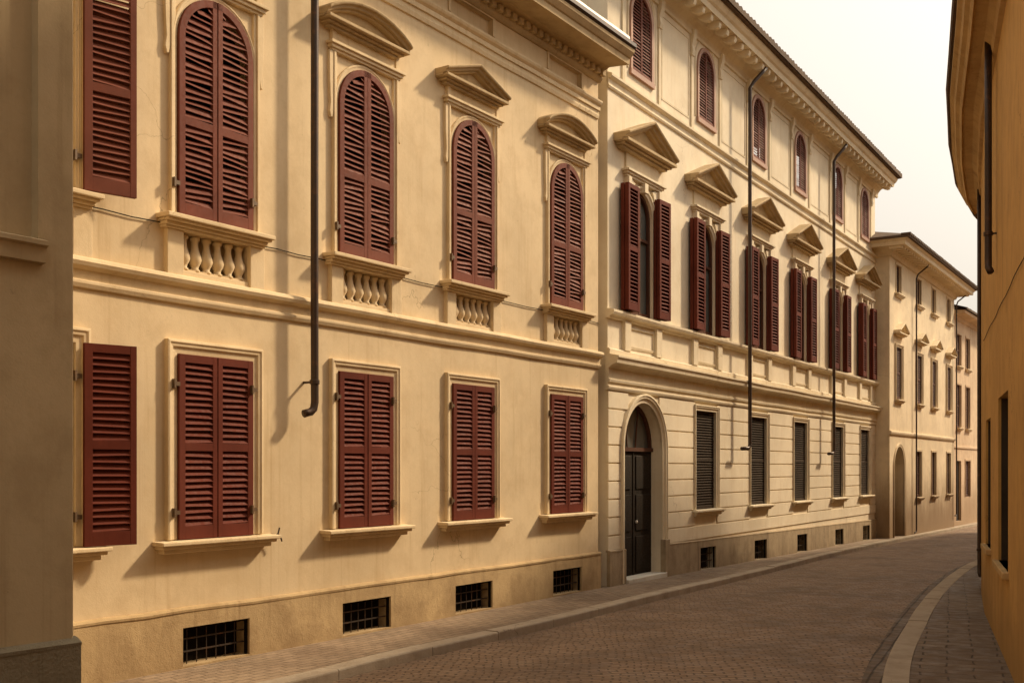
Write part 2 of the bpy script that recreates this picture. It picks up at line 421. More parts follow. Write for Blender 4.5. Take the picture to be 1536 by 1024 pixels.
HINGE = hinge_mesh()
def pipe_path(S, zt, zb, p=.16, top=True, kick=.14, topx=0, topp=None):
    pts = []
    if top:
        tp = topp or p + .3
        pts += [(S + topx, tp, zt + .42), (S + topx * .7, tp - .05, zt + .3), (S + topx * .25, p + .05, zt + .07), (S, p, zt - .08)]
    else: pts += [(S, p, zt)]
    n = 5
    for k in range(1, n + 1): pts.append((S + RND.uniform(-.004, .004), p, zt - .1 + (zb + .12 - zt + .1) * k / n))
    pts += [(S - .015, p, zb + .05), (S - .055, p - .01, zb + .012), (S - .1, p - .02, zb + .002), (S - kick, p - .03, zb - .01)]
    return pts
def drainpipe(parent, off, S, zt, zb, r=.045, p=.16, br=(), **kw):
    mb = MB(off); mb.tube(pipe_path(S, zt, zb, p, **kw), r, 12)
    o = put('drainpipe', mb, 'pipe', parent, smooth=True)
    for z in br:
        b = MB(off); b.lathe(S, p, [(r + .002, z - .025), (r + .012, z - .022), (r + .012, z + .022), (r + .002, z + .025)], 12)
        b.box(S - .012, S + .012, -.01, p - r * .8, z - .012, z + .012)
        put('bracket', b, 'pipe', o)
    return o

def roof_sheet(mb, x0, x1, p0, p1, z0, z1, pitch=.2, t=.06):
    n = int((x1 - x0) / pitch * 4); rows = []
    for j, (p, z) in enumerate(((p0, z0), (p1, z1))):
        rows.append([mb.V(x0 + (x1 - x0) * k / n, p, z + .028 * math.sin(k * math.pi / 2) + (RND.uniform(-.012, .012) if j == 0 else 0)) for k in range(n + 1)])
    lo = [mb.V(x0 + (x1 - x0) * k / n, p0, z0 - t) for k in range(n + 1)]
    lo2 = [mb.V(x0 + (x1 - x0) * k / n, p1, z1 - t) for k in range(n + 1)]
    for k in range(n):
        mb.F(rows[0][k], rows[0][k + 1], rows[1][k + 1], rows[1][k]); mb.F(lo[k], lo[k + 1], rows[0][k + 1], rows[0][k]); mb.F(lo[k], lo2[k], lo2[k + 1], lo[k + 1])

# ================================================================== HOUSE A: two storeys, oxblood shutters
OA = 16.6
A = facade(33.38, 8.70, OA, 'townhouse', 'two storey cream house with closed oxblood shutters, balustrades under its arched upper windows', 'house')
A0, A1 = 8.86, 21.53
AX = [11.25, 13.37, 15.70, 17.93, 20.46]
W = .49; LZ, LH = 1.28, 1.84; UZ, UH = 4.5, 2.26
ops = []
for x in AX:
    ops += [(x - W, x + W, LZ, LZ + LH, False, .16), (x - W, x + W, UZ, UZ + UH, True, .16), (x - .44, x + .44, 3.98, 4.33, False, .13), (x - .5, x + .5, 8.1, 8.34, False, .07)]
mb = MB(OA); mb.wall(A0, A1, .55, 8.62, ops)
dp = 8
for q in ((A0, .55), (A1, .55)):
    mb.F(mb.V(q[0], 0, -.4), mb.V(q[0], 0, 8.62), mb.V(q[0], -dp, 8.62), mb.V(q[0], -dp, -.4))
mb.F(mb.V(A0, -dp, -.4), mb.V(A1, -dp, -.4), mb.V(A1, -dp, 8.62), mb.V(A0, -dp, 8.62))
for x in AX:    # backs of the recesses
    for z0, z1, w, d in ((3.98, 4.33, .44, .13), (8.1, 8.34, .5, .07)):
        mb.F(mb.V(x - w, -d, z0), mb.V(x + w, -d, z0), mb.V(x + w, -d, z1), mb.V(x - w, -d, z1))
put('wall', mb, 'cream', A)
# plinth with vents
mb = MB(OA); vo = [(x - .44, x + .44, .02, .40, False, .21) for x in AX]
mb.wall(A0, A1 + .02, -.4, .565, vo, .045)
mb.extrude([(-.02, .555), (.052, .552), (.055, .575), (.04, .595), (-.02, .605)], A0, A1 + .02, .45, .006)
put('plinth', mb, 'plinth', A)
GV, GB = grille_meshes(.44, .38)
for x in AX:
    v = put('basement_vent', GV, 'black', A, (x - OA, -.045, .02)); put('bars', GB, 'iron', v)
# string course
mb = MB(OA)
mb.extrude([(-.02, 3.62), (.03, 3.63), (.045, 3.665), (.045, 3.69), (.02, 3.70), (.025, 3.79), (.05, 3.80), (.085, 3.82), (.1, 3.855), (.085, 3.89), (.05, 3.905), (-.02, 3.915)], A0, A1 + .04, .7, .006)
put('string_course', mb, 'cream_trim', A)
# entablature: three fasciae, frieze, dentils, corona
mb = MB(OA)
mb.extrude([(-.02, 7.74), (.025, 7.75), (.035, 7.80), (.03, 7.82), (.03, 7.87), (.055, 7.875), (.055, 7.93), (.05, 7.94), (.085, 7.97), (.1, 8.0), (.1, 8.025), (.03, 8.05), (-.02, 8.05)], A0, A1 - .02, .7, .004)
put('architrave_band', mb, 'cream_trim', A)
mb = MB(OA)
mb.extrude([(-.02, 8.36), (.03, 8.36), (.06, 8.385), (.08, 8.42), (.08, 8.52), (.16, 8.56), (.2, 8.58), (.55, 8.55), (.57, 8.545), (.575, 8.64), (.6, 8.65), (.66, 8.72), (.665, 8.77), (-.02, 8.8)], A0, A1 + .02, .9, .003)
x = A0 + .1
while x < A1 - .1:
    mb.box(x, x + .095, .07, .155, 8.43, 8.515 + RND.uniform(0, .003)); x += .178
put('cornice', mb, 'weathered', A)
mb = MB(OA); mb.extrude([(.62, 8.775), (.67, 8.775), (.70, 8.80), (.70, 8.86), (.685, 8.86), (.66, 8.81), (.62, 8.80)], A0, A1 + .03, .6, .004)
put('gutter', mb, 'pipe', A)
mb = MB(OA); mb.extrude([(.6, 8.81), (.58, 9.0), (.4, 9.16), (-4, 10.6), (-dp, 9.0), (-dp, 8.75), (.5, 8.80)], A0, A1 + .01, .5, .012)
put('roof', mb, 'tin', A)
# plain frames of the attic panels
fr = MB(); fr.sweep([(-.5, 0), (-.5, .24), (.5, .24), (.5, 0)], [(0, -.01), (0, .015), (.05, .02), (.05, -.01)])
fr = fr.mesh('attic_panel')
for x in AX: put('attic_panel', fr, 'cream_trim', A, (x - OA, 0, 8.1))

LW = architrave(W, LH, .14).mesh('window'); SILLL = sill_mesh(.78, .17, .1)
LL, LR = leaf('shutter', W - .004, LH, 1), leaf('shutter', W - .004, LH, -1)
LO = [leaf('shutter', W - .004, LH, s, back=True) for s in (1, -1)]; PANEL = pane_mesh(W, LH); PANEU = pane_mesh(W, UH, True)
mb = MB()
mb.sweep(archpath(W + .002, UH), [(0, -.02), (0, .02), (.03, .025), (.05, .035), (.065, .02), (.065, -.02)])
for sg in (-1, 1):
    for a, b, p in ((.515, .55, .03), (.55, .585, .05)): mb.box(min(sg * a, sg * b), max(sg * a, sg * b), -.02, p, 0, 2.33)
    # hanging ears beside the arch head
    q = [(.587, 2.33), (.655, 2.33), (.65, 1.98), (.635, 1.72), (.65, 1.62), (.63, 1.55), (.605, 1.56), (.59, 1.64), (.587, 1.8)]
    f = [mb.V(sg * x, .04, z) for x, z in q]; b = [mb.V(sg * x, -.02, z) for x, z in q]; mb.F(*f)
    for k in range(len(q)): mb.F(f[k], b[k], b[(k + 1) % len(q)], f[(k + 1) % len(q)])
stepbox(mb, [(.625, .05, 2.33, 2.36), (.65, .075, 2.36, 2.40), (.675, .1, 2.40, 2.435)])
mb.box(-.6, .6, -.02, .028, 2.435, 2.66)
for sg in (-1, 1): mb.box(sg * .575 - .035, sg * .575 + .035, -.02, .045, 2.436, 2.655)
UWIN = mb.mesh('window')
mb = MB(); stepbox(mb, [(.655, .09, -.13, -.105), (.665, .12, -.105, -.07), (.68, .165, -.07, -.045), (.705, .195, -.045, 0)])
SILLU = mb.mesh('sill')
mb = MB()
for sg in (-1, 1): mb.box(sg * .54 - .1, sg * .54 + .1, -.02, .06, -.6, -.13)
mb.box(-.439, .439, -.13, .03, -.6, -.515)
PED = [pediment_mesh(.745, .22, .22, True), pediment_mesh(.745, .22, .24, False)]
BAL = mb.mesh('balustrade')
mb = MB(); mb.lathe(0, 0, [(.05, 0), (.053, .02), (.036, .035), (.042, .06), (.06, .09), (.071, .125), (.064, .16), (.043, .215), (.033, .27), (.036, .31), (.052, .325), (.052, .352)], 16)
BLST = mb.mesh('baluster')
UL = [leaf('shutter', W - .004, UH, 1, True, (.42,), messy=1.0), leaf('shutter', W - .004, UH, -1, True, (.42,), messy=1.0)]
UO = [leaf('shutter', W - .004, UH, s, True, (.42,), messy=.5, back=True) for s in (1, -1)]
UL2 = [leaf('shutter', W - .004, UH, 1, True, (.42,), messy=.8), leaf('shutter', W - .004, UH, -1, True, (.42,), messy=.8)]
for k, x in enumerate(AX):
    w = put('window', LW, 'cream_trim', A, (x - OA, 0, LZ), bevel=.006)
    put('sill', SILLL, 'cream_trim', w, (0, 0, -.005), bevel=.008)
    put('pane', PANEL, 'black', w, (0, .155, 0))
    op = k == 0
    put('shutter', LO[1] if op else LL, 'red', w, (-W + .002 - .05 * op, -.005 if not op else -.06, 0), R(12) if op else RND.uniform(-.012, 0), bevel=.003)
    put('shutter', LO[0] if op else LR, 'red', w, (W - .002 + .05 * op, -.005 if not op else -.06, 0), R(-14) if op else RND.uniform(0, .02), bevel=.003)
    for sg in (-1, 1):
        for z in (.27, LH - .3): put('hinge', HINGE, 'hinge', w, (sg * (W + .02), 0, z), 0 if sg < 0 else 0)
    u = put('window', UWIN, 'cream_trim', A, (x - OA, 0, UZ), bevel=.006)
    put('sill', SILLU, 'cream_trim', u, (-.03, 0, -.03), bevel=.008)
    put('pane', PANEU, 'black', u, (0, .155, 0))
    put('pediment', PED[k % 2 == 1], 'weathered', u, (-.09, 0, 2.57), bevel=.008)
    S2 = UO if op else UL if k % 2 else UL2
    put('shutter', S2[1 if op else 0], 'red_sun_gloss', u, (-W + .002 - .05 * op, -.005 if not op else -.06, 0), R(12) if op else 0, bevel=.003)
    put('shutter', S2[0 if op else 1], 'red_sun_gloss', u, (W - .002 + .05 * op, -.005 if not op else -.06, 0), R(-14) if op else RND.uniform(0, .015), bevel=.003)
    for sg in (-1, 1): put('hinge', HINGE, 'hinge', u, (sg * (W + .02), 0, .3))
    b = put('balustrade', BAL, 'cream_trim', A, (x - OA, 0, UZ - .03), bevel=.006)
    for j in range(6): put('baluster', BLST, 'cream_trim', b, (-.365 + .146 * j, .045, -.5), smooth=True)
drainpipe(A, OA, 14.66, 8.3, 2.6, .045, .17, (2.95,), topp=.5)
mb = MB(OA); pts = []
for k in range(41):
    x = A0 + (A1 - A0) * k / 40; pts.append((x, .016, 4.385 - .012 * math.sin(k * 1.3) ** 2))
mb.tube(pts, .0055, 6); put('cable', mb, 'black', A)
mb = MB(OA); mb.tube([(14.17, -.02, 1.27), (14.17, .07, 1.26), (14.18, .09, 1.28), (14.2, .09, 1.34)], .009, 8); mb.tube([(14.18, .085, 1.28), (14.23, .085, 1.22), (14.24, .085, 1.19)], .009, 8)
put('shutter_hook', mb, 'iron', A)

# ================================================================== HOUSE B: three storeys with portal and rusticated ground floor
OB = 30.0
B = facade(31.75, 8.22, OB, 'palazzo', 'tall three storey pale palazzo with open red shutters, dark arched portal and grooved ground floor', 'house')
B0, B1 = 21.42, 40.0
BX = [22.75, 25.82, 29.02, 32.18, 35.65, 38.68]
gz = lambda x: -.012 * max(0, x - 21.3)
DX, DW, DH = 22.84, .80, 3.14
ops = [(DX - DW, DX + DW, .0, DH, True, .27)]
for k, x in enumerate(BX):
    if k: ops += [(x - .54, x + .54, 1.15, 3.12, False, .14), (x - .42, x + .42, -.3, gz(x) + .436, False, .22)]
    ops += [(x - .45, x + .45, 4.66, 6.88, True, .10), (x - .4, x + .4, 8.95, 10.36, True, .1)]
mb = MB(OB); BT = 10.9
mb.wall(B0, B1, -.6, BT, ops)
for q in (B0, B1): mb.F(mb.V(q, 0, -.6), mb.V(q, 0, BT), mb.V(q, -9, BT), mb.V(q, -9, -.6))
mb.F(mb.V(B0, -9, -.6), mb.V(B1, -9, -.6), mb.V(B1, -9, BT), mb.V(B0, -9, BT))
put('wall', mb, 'pale', B)
# rusticated courses
mb = MB(OB); zc = [.56] + [.84 + .306 * k for k in range(9)]
for z0, z1 in zip(zc, zc[1:]):
    cut = []
    for k, x in enumerate(BX):
        if k == 0:
            if z1 > DH - DW: hw = math.sqrt(max(0, (DW + .12) ** 2 - max(0, z0 - (DH - DW)) ** 2)) if z0 < DH + .12 else 0
            else: hw = DW + .12
            if hw: cut.append((DX - hw, DX + hw))
        elif z1 > 1.03 and z0 < 3.2: cut.append((x - .6, x + .6))
    xx = B0 - .012
    for a, b in cut + [(B1 + .012, 0)]:
        mb.box(xx, a, -.02, .022, z0 + .012, z1 - .012); xx = b
put('rustication', mb, 'pale', B, bevel=.006)
# plinth
mb = MB(OB, dz=gz)
vo = [(x - .42, x + .42, .0, .44, False, .25) for x in BX[1:]]
for a, b, o in ((B0 - .03, DX - DW - .02, []), (DX + DW + .02, B1 + .03, vo)):
    mb.wall(a, b, -.5, .575, o, .06, cuts=[a + (b - a) * k / 12 for k in range(1, 12)])
    mb.extrude([(-.02, .57), (.064, .565), (.066, .585), (.04, .60), (-.02, .605)], a, b, .6, .004)
    for q in (a, b): mb.F(mb.V(q, .06, -.5), mb.V(q, .06, .575), mb.V(q, -.3 if q > B0 and q < B1 else 0, .575), mb.V(q, -.3 if q > B0 and q < B1 else 0, -.5))
put('plinth', mb, 'plinth2', B)
GV2, GB2 = grille_meshes(.42, .44)
for x in BX[1:]:
    v = put('basement_vent', GV2, 'black', B, (x - OB, -.06, gz(x))); put('bars', GB2, 'darkslat', v)
# portal
d = put('portal', architrave(DW, DH, .16, True, .075), 'pale_trim', B, (DX - OB, 0, 0), bevel=.006)
mb = MB(); q = archpath(DW, DH); q = [(x, z) for x, z in q]
mb.F(*[mb.V(x, -.26, z) for x, z in q])
put('fanlight', mb, 'glass', d)
mb = MB(); mb.box(-DW, DW, -.26, -.21, 0, 2.28); mb.box(-.015, .015, -.21, -.195, 0, 2.28)
for sg in (-1, 1):
    for z0, z1 in ((.1, .75), (.85, 1.5), (1.6, 2.2)): mb.box(sg * .4 - .29, sg * .4 + .29, -.21, -.192, z0, z1)
dl = put('door', mb, 'doorwood', d, bevel=.008)
mb = MB(); mb.box(-DW, DW, -.255, -.17, 2.28, 2.35)
mb.sweep(archpath(DW, DH)[1:-1], [(0, -.255), (-.06, -.255), (-.06, -.2), (0, -.2)])
for a in (-.28, .28): mb.tube([(a * .6, -.24, 2.34), (a, -.24, 3.02)], .014, 6)
put('transom', mb, 'brownwood', d)
mb = MB(); mb.lathe(.12, -.19, [(.012, .98), (.026, 1.0), (.026, 1.02), (.012, 1.04)], 10); put('knob', mb, 'tin', d)
mb = MB(); mb.box(-DW + .005, DW + .04, -.255, .10, -.08, .055); put('doorstep', mb, 'marble', d, bevel=.01)
for sg in (1,):
    mb = MB(); mb.box(sg * (DW + .09) - .1, sg * (DW + .09) + .1, -.02, .09, -.3, .66); put('jamb_base', mb, 'plinth2', d, bevel=.01)
# belt cornice
mb = MB(OB)
mb.extrude([(-.02, 3.29), (.04, 3.30), (.055, 3.335), (.055, 3.36), (.03, 3.37), (.03, 3.42), (.06, 3.43), (.07, 3.47), (.045, 3.48), (.045, 3.66), (.09, 3.70), (.12, 3.72), (.2, 3.74), (.21, 3.80), (.235, 3.83), (.235, 3.86), (.03, 3.90), (-.02, 3.90)], B0 - .05, B1 + .1, .8, .006)
put('belt_cornice', mb, 'pale_trim', B)
# pedestal zone with sunk panels between short piers
mb = MB(OB)
mb.extrude([(-.02, 3.9), (.05, 3.9), (.055, 3.98), (.03, 4.0), (-.02, 4.0)], B0 - .02, B1 + .03, .8, .003)
mb.extrude([(-.02, 4.50), (.05, 4.51), (.07, 4.54), (.12, 4.56), (.14, 4.60), (.14, 4.64), (.03, 4.66), (-.02, 4.66)], B0 - .04, B1 + .06, .8, .005)
put('sill_course', mb, 'pale_trim', B)
mb = MB()
for sg in (-1, 1):
    mb.box(sg * .66 - .12, sg * .66 + .12, -.02, .065, 4.0, 4.51)
mb.sweep([(-.54, 4.06), (-.54, 4.45), (.54, 4.45), (.54, 4.06), (-.54, 4.06)], [(0, -.01), (0, .012), (-.045, .025), (-.045, -.01)])
PEDZ = mb.mesh('pedestal_panel')
# first floor windows
mb = MB()
mb.sweep(archpath(.452, 2.22), [(0, -.02), (0, .02), (.05, .03), (.06, .05), (.1, .055), (.105, -.02)])
for sg in (-1, 1):   # spandrel leaves and impost blocks
    q = [(.56, 1.9), (.64, 1.92), (.66, 2.05), (.63, 2.2), (.66, 2.34), (.48, 2.34), (.36, 2.3), (.46, 2.14)]
    f = [mb.V(sg * a, .06, z) for a, z in q]; b_ = [mb.V(sg * a, -.02, z) for a, z in q]; mb.F(*f)
    for k in range(len(q)): mb.F(f[k], b_[k], b_[(k + 1) % len(q)], f[(k + 1) % len(q)])
    mb.box(sg * .64 - .06, sg * .64 + .06, -.02, .1, 2.2, 2.36)
mb.box(-.07, .07, -.02, .11, 2.2, 2.37)
stepbox(mb, [(.72, .08, 2.36, 2.40), (.76, .11, 2.40, 2.44), (.80, .145, 2.44, 2.48)])
mb.box(-.68, .68, -.02, .035, 2.48, 2.80)
BW = mb.mesh('window')
BP = pediment_mesh(1.06, .30, .42, False, .13)
SL, SR = boxed_leaf('shutter', .47, 2.16, -1, .15), boxed_leaf('shutter', .47, 2.16, 1, .13)
CF = casement_mesh(.45, 2.22, True); CP = pane_mesh(.45, 2.22, True)
GW = architrave(.54, 1.97, .12).mesh('window'); GS = sill_mesh(.76, .15, .1)
GL = leaf('blind', 1.076, 1.97, 1, False, (.5,), .03, .05, .05, .04, .055)
GP = pane_mesh(.54, 1.97)
UW = MB(); UW.sweep(archpath(.402, 1.41), [(0, -.02), (0, .03), (.08, .035), (.09, -.02)]); UW.box(-.5, .5, -.02, .05, -.09, -.002); UW = UW.mesh('window')
UWO = MB(); UWO.sweep(archpath(.53, 1.62), [(0, -.02), (0, .01), (.03, .016), (.045, .025), (.06, .01), (.06, -.02)]); UWO = UWO.mesh('surround')
UL3, UR3 = leaf('shutter', .396, 1.41, 1, True, (), .03, .05, .06, .035, .058, .3), leaf('shutter', .396, 1.41, -1, True, (), .03, .05, .06, .035, .058, .3)
for k, x in enumerate(BX):
    put('pedestal_panel', PEDZ, 'pale_trim', B, (x - OB, 0, 0), bevel=.006)
    w = put('window', BW, 'pale_trim', B, (x - OB, 0, 4.66), bevel=.006)
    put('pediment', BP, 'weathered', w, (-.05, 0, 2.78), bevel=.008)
    put('casement_frame', CF, 'brownwood', w, (0, .085, 0)); put('pane', CP, 'glass', w, (0, .095, 0))
    put('shutter', SL, 'red', w, (-.455, -.03, .03), R(RND.uniform(-1, 4)), bevel=.003)
    put('shutter', SR, 'red', w, (.455, -.03, .03), R(RND.uniform(-4, 1)), bevel=.003)
    if k:
        g = put('window', GW, 'pale_trim', B, (x - OB, 0, 1.15), bevel=.006); put('sill', GS, 'pale_trim', g, bevel=.008)
        put('blind', GL, 'darkslat', g, (-.538, .075, 0), bevel=.002); put('pane', GP, 'black', g, (0, .135, 0))
    u = put('window', UW, 'pinkframe', B, (x - OB, 0, 8.95)); put('surround', UWO, 'pale_trim', u, (0, 0, 0))
    put('shutter', UL3, 'red_sun_gloss', u, (-.398, .02, 0)); put('shutter', UR3, 'red_sun_gloss', u, (.398, .02, 0)); put('pane', pane_mesh(.4, 1.41, True) if k == 0 else PUP, 'black', u, (0, .095, 0))
    if k == 0: PUP = u.children[-1].data
# upper string course, strips and panels
mb = MB(OB)
mb.extrude([(-.02, 8.36), (.03, 8.37), (.045, 8.4), (.02, 8.43), (.02, 8.52), (.05, 8.53), (.085, 8.56), (.085, 8.6), (.02, 8.63), (-.02, 8.63)], B0, B1 + .04, .8, .005)
put('string_course', mb, 'pale_trim', B)
mb = MB(OB)
for x in BX:
    for sg in (-1, 1):
        mb = MB(OB); mb.box(x + sg * .76 - .05, x + sg * .76 + .05, -.02, .03, 8.63, 10.5); put('pilaster_strip', mb, 'pale_trim', B)
for a, b in zip([B0 - .55] + BX, BX + [B1 + .55]):
    mb = MB(OB)
    a, b = a + .88, b - .88
    if b - a > .2: mb.sweep([(a, 8.8), (a, 10.38), (b, 10.38), (b, 8.8), (a, 8.8)], [(0, -.01), (0, .008), (-.035, .012), (-.035, -.01)]); put('panel_moulding', mb, 'pale_trim', B)
mb = MB(OB)   # coved eaves
mb.extrude([(-.02, 10.46), (.04, 10.47), (.05, 10.52), (.03, 10.54), (.06, 10.62), (.13, 10.70), (.2, 10.74), (.52, 10.75), (.53, 10.73), (.545, 10.84), (.59, 10.87), (.64, 10.94), (.645, 10.98), (-.02, 11.0)], B0 - .2, B1 + .22, .9, .004)
put('cornice', mb, 'pale_trim', B)
mb = MB()
mb.extrude([(.22, -.05), (.3, -.10), (.40, -.135), (.47, -.12), (.49, -.06), (.49, .012), (.22, .012)], -.06, .06, .2, 0)
MOD = mb.mesh('modillion'); n = 44
for k in range(n): put('modillion', MOD, 'pale_trim', B, (B0 + .1 + (B1 - B0 - .2) * k / (n - 1) - OB, 0, 10.735), bevel=.008)
mb = MB(); mb.extrude([(.0, -.5), (.05, -.5), (.07, -.42), (.05, -.3), (.09, -.16), (.11, 0), (.0, 0)], -.07, .07, .2, 0)
CON = mb.mesh('console')
for x in BX:
    for sg in (-1, 1): put('console', CON, 'pale_trim', B, (x + sg * .76 - OB, 0, 10.56), bevel=.006)
mb = MB(OB); roof_sheet(mb, B0 - .25, B1 + .3, .76, -4.2, 11.12, 12.9, .2, .12); roof_sheet(mb, B0 - .25, B1 + .3, -9.3, -4.2, 11.0, 12.9)
mb.box(B0 - .22, B1 + .26, .62, .73, 10.985, 11.04)
put('roof', mb, 'rooftile', B)
drainpipe(B, OB, 27.72, 10.25, 2.4, .04, .26, (), topp=.5, topx=.35, kick=.42)
drainpipe(B, OB, 34.35, 10.25, 2.36, .04, .26, (), topp=.5, topx=.35, kick=.42)

# ================================================================== HOUSE C, the sand coloured one beyond
OC = 45.0
C = facade(32.37, 8.15, OC, 'corner_house', 'sand coloured three storey house with arched doorway and low hipped roof beyond the palazzo', 'house', -.2)
C0, C1 = 39.98, 50.5
CX = [41.15, 44.15, 46.6, 49.35]
ops = [(40.55, 41.95, -.1, 2.85, True, .4)]
for k, x in enumerate(CX):
    if k: ops.append((x - .38, x + .38, 1.17, 2.73, False, .14))
    ops += [(x - .4, x + .4, 4.35, 6.02, False, .12), (x - .33, x + .33, 7.72, 8.64, False, .14)]
mb = MB(OC); CT = 9.2
mb.wall(C0, C1, -.6, CT, ops)
for q in (C0, C1): mb.F(mb.V(q, 0, -.6), mb.V(q, 0, CT), mb.V(q, -9, CT), mb.V(q, -9, -.6))
mb.F(mb.V(C0, -9, -.6), mb.V(C1, -9, -.6), mb.V(C1, -9, CT), mb.V(C0, -9, CT))
put('wall', mb, 'sand', C)
mb = MB(OC); mb.extrude([(-.02, 3.2), (.04, 3.22), (.06, 3.27), (.06, 3.32), (-.02, 3.35)], C0 - .02, C1, .8, .005)
put('string_course', mb, 'sand', C)
CS_ = sill_mesh(.52, .13, .09); CPD = pediment_mesh(.62, .22, .26, False, .09); CSH = leaf('shutter', .78, 1.67, 1, False, (.5,), .05, .07, .09, .04, .07)
CPN, CPN2, CPN3 = pane_mesh(.4, 1.67), pane_mesh(.33, .92), pane_mesh(.38, 1.56)
CA, CA2, CA3 = architrave(.4, 1.67, .1).mesh('window'), architrave(.33, .92, .07, False, .03).mesh('window'), architrave(.38, 1.56, .07, False, .03).mesh('window')
CSH2 = leaf('shutter', .65, .92, 1, False, (), .05, .06, .07, .04, .07); CSH3 = leaf('shutter', .75, 1.56, 1, False, (.5,), .05, .06, .07, .04, .07)
for k, x in enumerate(CX):
    w = put('window', CA, 'sand', C, (x - OC, 0, 4.35)); put('sill', CS_, 'sand', w); put('pediment', CPD, 'sand', w, (0, 0, 2.02)); put('shutter', CSH, 'brownwood', w, (-.39, .06, 0)); put('pane', CPN, 'black', w, (0, .115, 0))
    w = put('window', CA2, 'sand', C, (x - OC, 0, 7.72)); put('sill', CS_, 'sand', w); put('pane', CPN2, 'black', w, (0, .13, 0)); put('shutter', CSH2, 'brownwood', w, (-.325, .1, 0))
    if k:
        w = put('window', CA3, 'sand', C, (x - OC, 0, 1.17)); put('sill', CS_, 'sand', w); put('pane', CPN3, 'black', w, (0, .13, 0)); put('shutter', CSH3, 'brownwood', w, (-.375, .1, 0))
mb = MB(); mb.F(*[mb.V(x, -.39, z) for x, z in archpath(.7, 2.95)]); mb.box(-.02, .02, -.385, -.36, 0, 2.8); mb.box(-.69, .69, -.385, -.35, 2.1, 2.2)
d = put('doorway', architrave(.7, 2.95, .1, True, .04), 'sand', C, (41.25 - OC, 0, -.1)); put('door', mb, 'doorwood', d)
mb = MB(OC)
prof = [(-.02, 8.75), (.06, 8.77), (.1, 8.86), (.2, 8.95), (.6, 8.97), (.61, 9.08), (.68, 9.14), (.68, 9.2), (-.02, 9.22)]
rings = []
for x, ex in ((C0, -1), (C1, 1)): rings.append([mb.V(x + ex * max(0, p), p, z) for p, z in prof])
mb.loft(rings)
rings = [[mb.V(C0 - max(0, p), q if q < 0 else max(0, p), z) for p, z in prof] for q in (1, -9)]
mb.loft(rings)
put('cornice', mb, 'sand', C)
mb = MB(OC)
e = .76; zr = 9.23
P = [mb.V(C0 - e, e, zr), mb.V(C1 + e, e, zr), mb.V(C1 + e, -9.5, zr), mb.V(C0 - e, -9.5, zr)]; T = [mb.V(C0 + 4, -4.4, zr + 1.7), mb.V(C1 - 4, -4.4, zr + 1.7)]
Q = [mb.V(C0 - e, e, zr - .07), mb.V(C1 + e, e, zr - .07), mb.V(C1 + e, -9.5, zr - .07), mb.V(C0 - e, -9.5, zr - .07)]
mb.F(P[0], P[1], T[1], T[0]); mb.F(P[1], P[2], T[1]); mb.F(P[2], P[3], T[0], T[1]); mb.F(P[3], P[0], T[0]); mb.F(*Q)
for k in range(4): mb.F(P[k], P[(k + 1) % 4], Q[(k + 1) % 4], Q[k])
x = C0 - e
while x < C1 + e - .2: mb.box(x, x + .13, e - .25, e + .035, zr - .03, zr + .045 + RND.uniform(0, .012)); x += .22
put('roof', mb, 'rooftile', C)
mb = MB(OC); x = C0 - .5
while x < C1 + .5: mb.box(x, x + .1, .1, .5, 8.89, 8.968); x += .32
put('dentil_row', mb, 'sand', C)
drainpipe(C, OC, 43.3, 8.6, .0, .026, .1, (), topp=.5); drainpipe(C, OC, 50.42, 8.6, .3, .026, .1, (), topp=.5)

# ================================================================== HOUSE D, farthest
OD = 56.85
D = facade(33.4, 9.15, OD, 'far_house', 'small rose plaster house farthest down the street, right of the sand coloured house', 'house', -.35)
D0, D1 = 51.6, 67.0
DXs = [53.05, 54.85, 58.05, 61.25, 64.45]
ops = []
for k, x in enumerate(DXs):
    ops += [(x - .42, x + .42, 6.45, 7.75, False, .16), (x - .42, x + .42, 3.95, 5.7, False, .16), (x - .5, x + .5, .15 if k == 0 else 1.1, 2.6, False, .16)]
mb = MB(OD); mb.wall(D0, D1, -.6, 8.5, ops)
for q in (D0, D1): mb.F(mb.V(q, 0, -.6), mb.V(q, 0, 8.5), mb.V(q, -9, 8.5), mb.V(q, -9, -.6))
put('wall', mb, 'rose', D)
DA = [architrave(.42, 1.3, .08, False, .03).mesh('window'), architrave(.42, 1.75, .08, False, .03).mesh('window')]
DP = [leaf('shutter', .83, 1.3, 1, False, (.5,), .05, .06, .07, .04, .08), leaf('shutter', .83, 1.75, 1, False, (.5,), .05, .06, .07, .04, .08), leaf('shutter', .99, 1.5, 1, False, (.5,), .05, .06, .07, .04, .08)]
DG = architrave(.5, 1.5, .08, False, .03).mesh('window')
for k, x in enumerate(DXs):
    for a, z, pm in ((DA[0], 6.45, 0), (DA[1], 3.95, 1)):
        w = put('window', a, 'rose', D, (x - OD, 0, z)); put('shutter', DP[pm], 'brownwood', w, (-.415, .1, 0)); put('sill', CS_, 'rose', w)
    if k: w = put('window', DG, 'rose', D, (x - OD, 0, 1.1)); put('shutter', DP[2], 'brownwood', w, (-.495, .1, 0))
mb = MB(OD); mb.box(53.05 - .5, 53.05 + .5, -.15, -.1, .15, 2.6); put('door', mb, 'doorwood', D)
mb = MB(OD); mb.extrude([(-.02, 8.25), (.08, 8.3), (.12, 8.4), (.5, 8.45), (.52, 8.55), (-.02, 8.58)], D0, D1, 1, .004); put('cornice', mb, 'rose', D)
mb = MB(OD); roof_sheet(mb, D0 - .1, D1, .6, -4.5, 8.62, 10.2); roof_sheet(mb, D0 - .1, D1, -9, -4.5, 8.62, 10.2); put('roof', mb, 'rooftile', D)
mb = MB(OD); mb.extrude([(-.02, 3.1), (.04, 3.12), (.04, 3.2), (-.02, 3.22)], D0, D1, 1, .003); put('string_course', mb, 'rose', D)

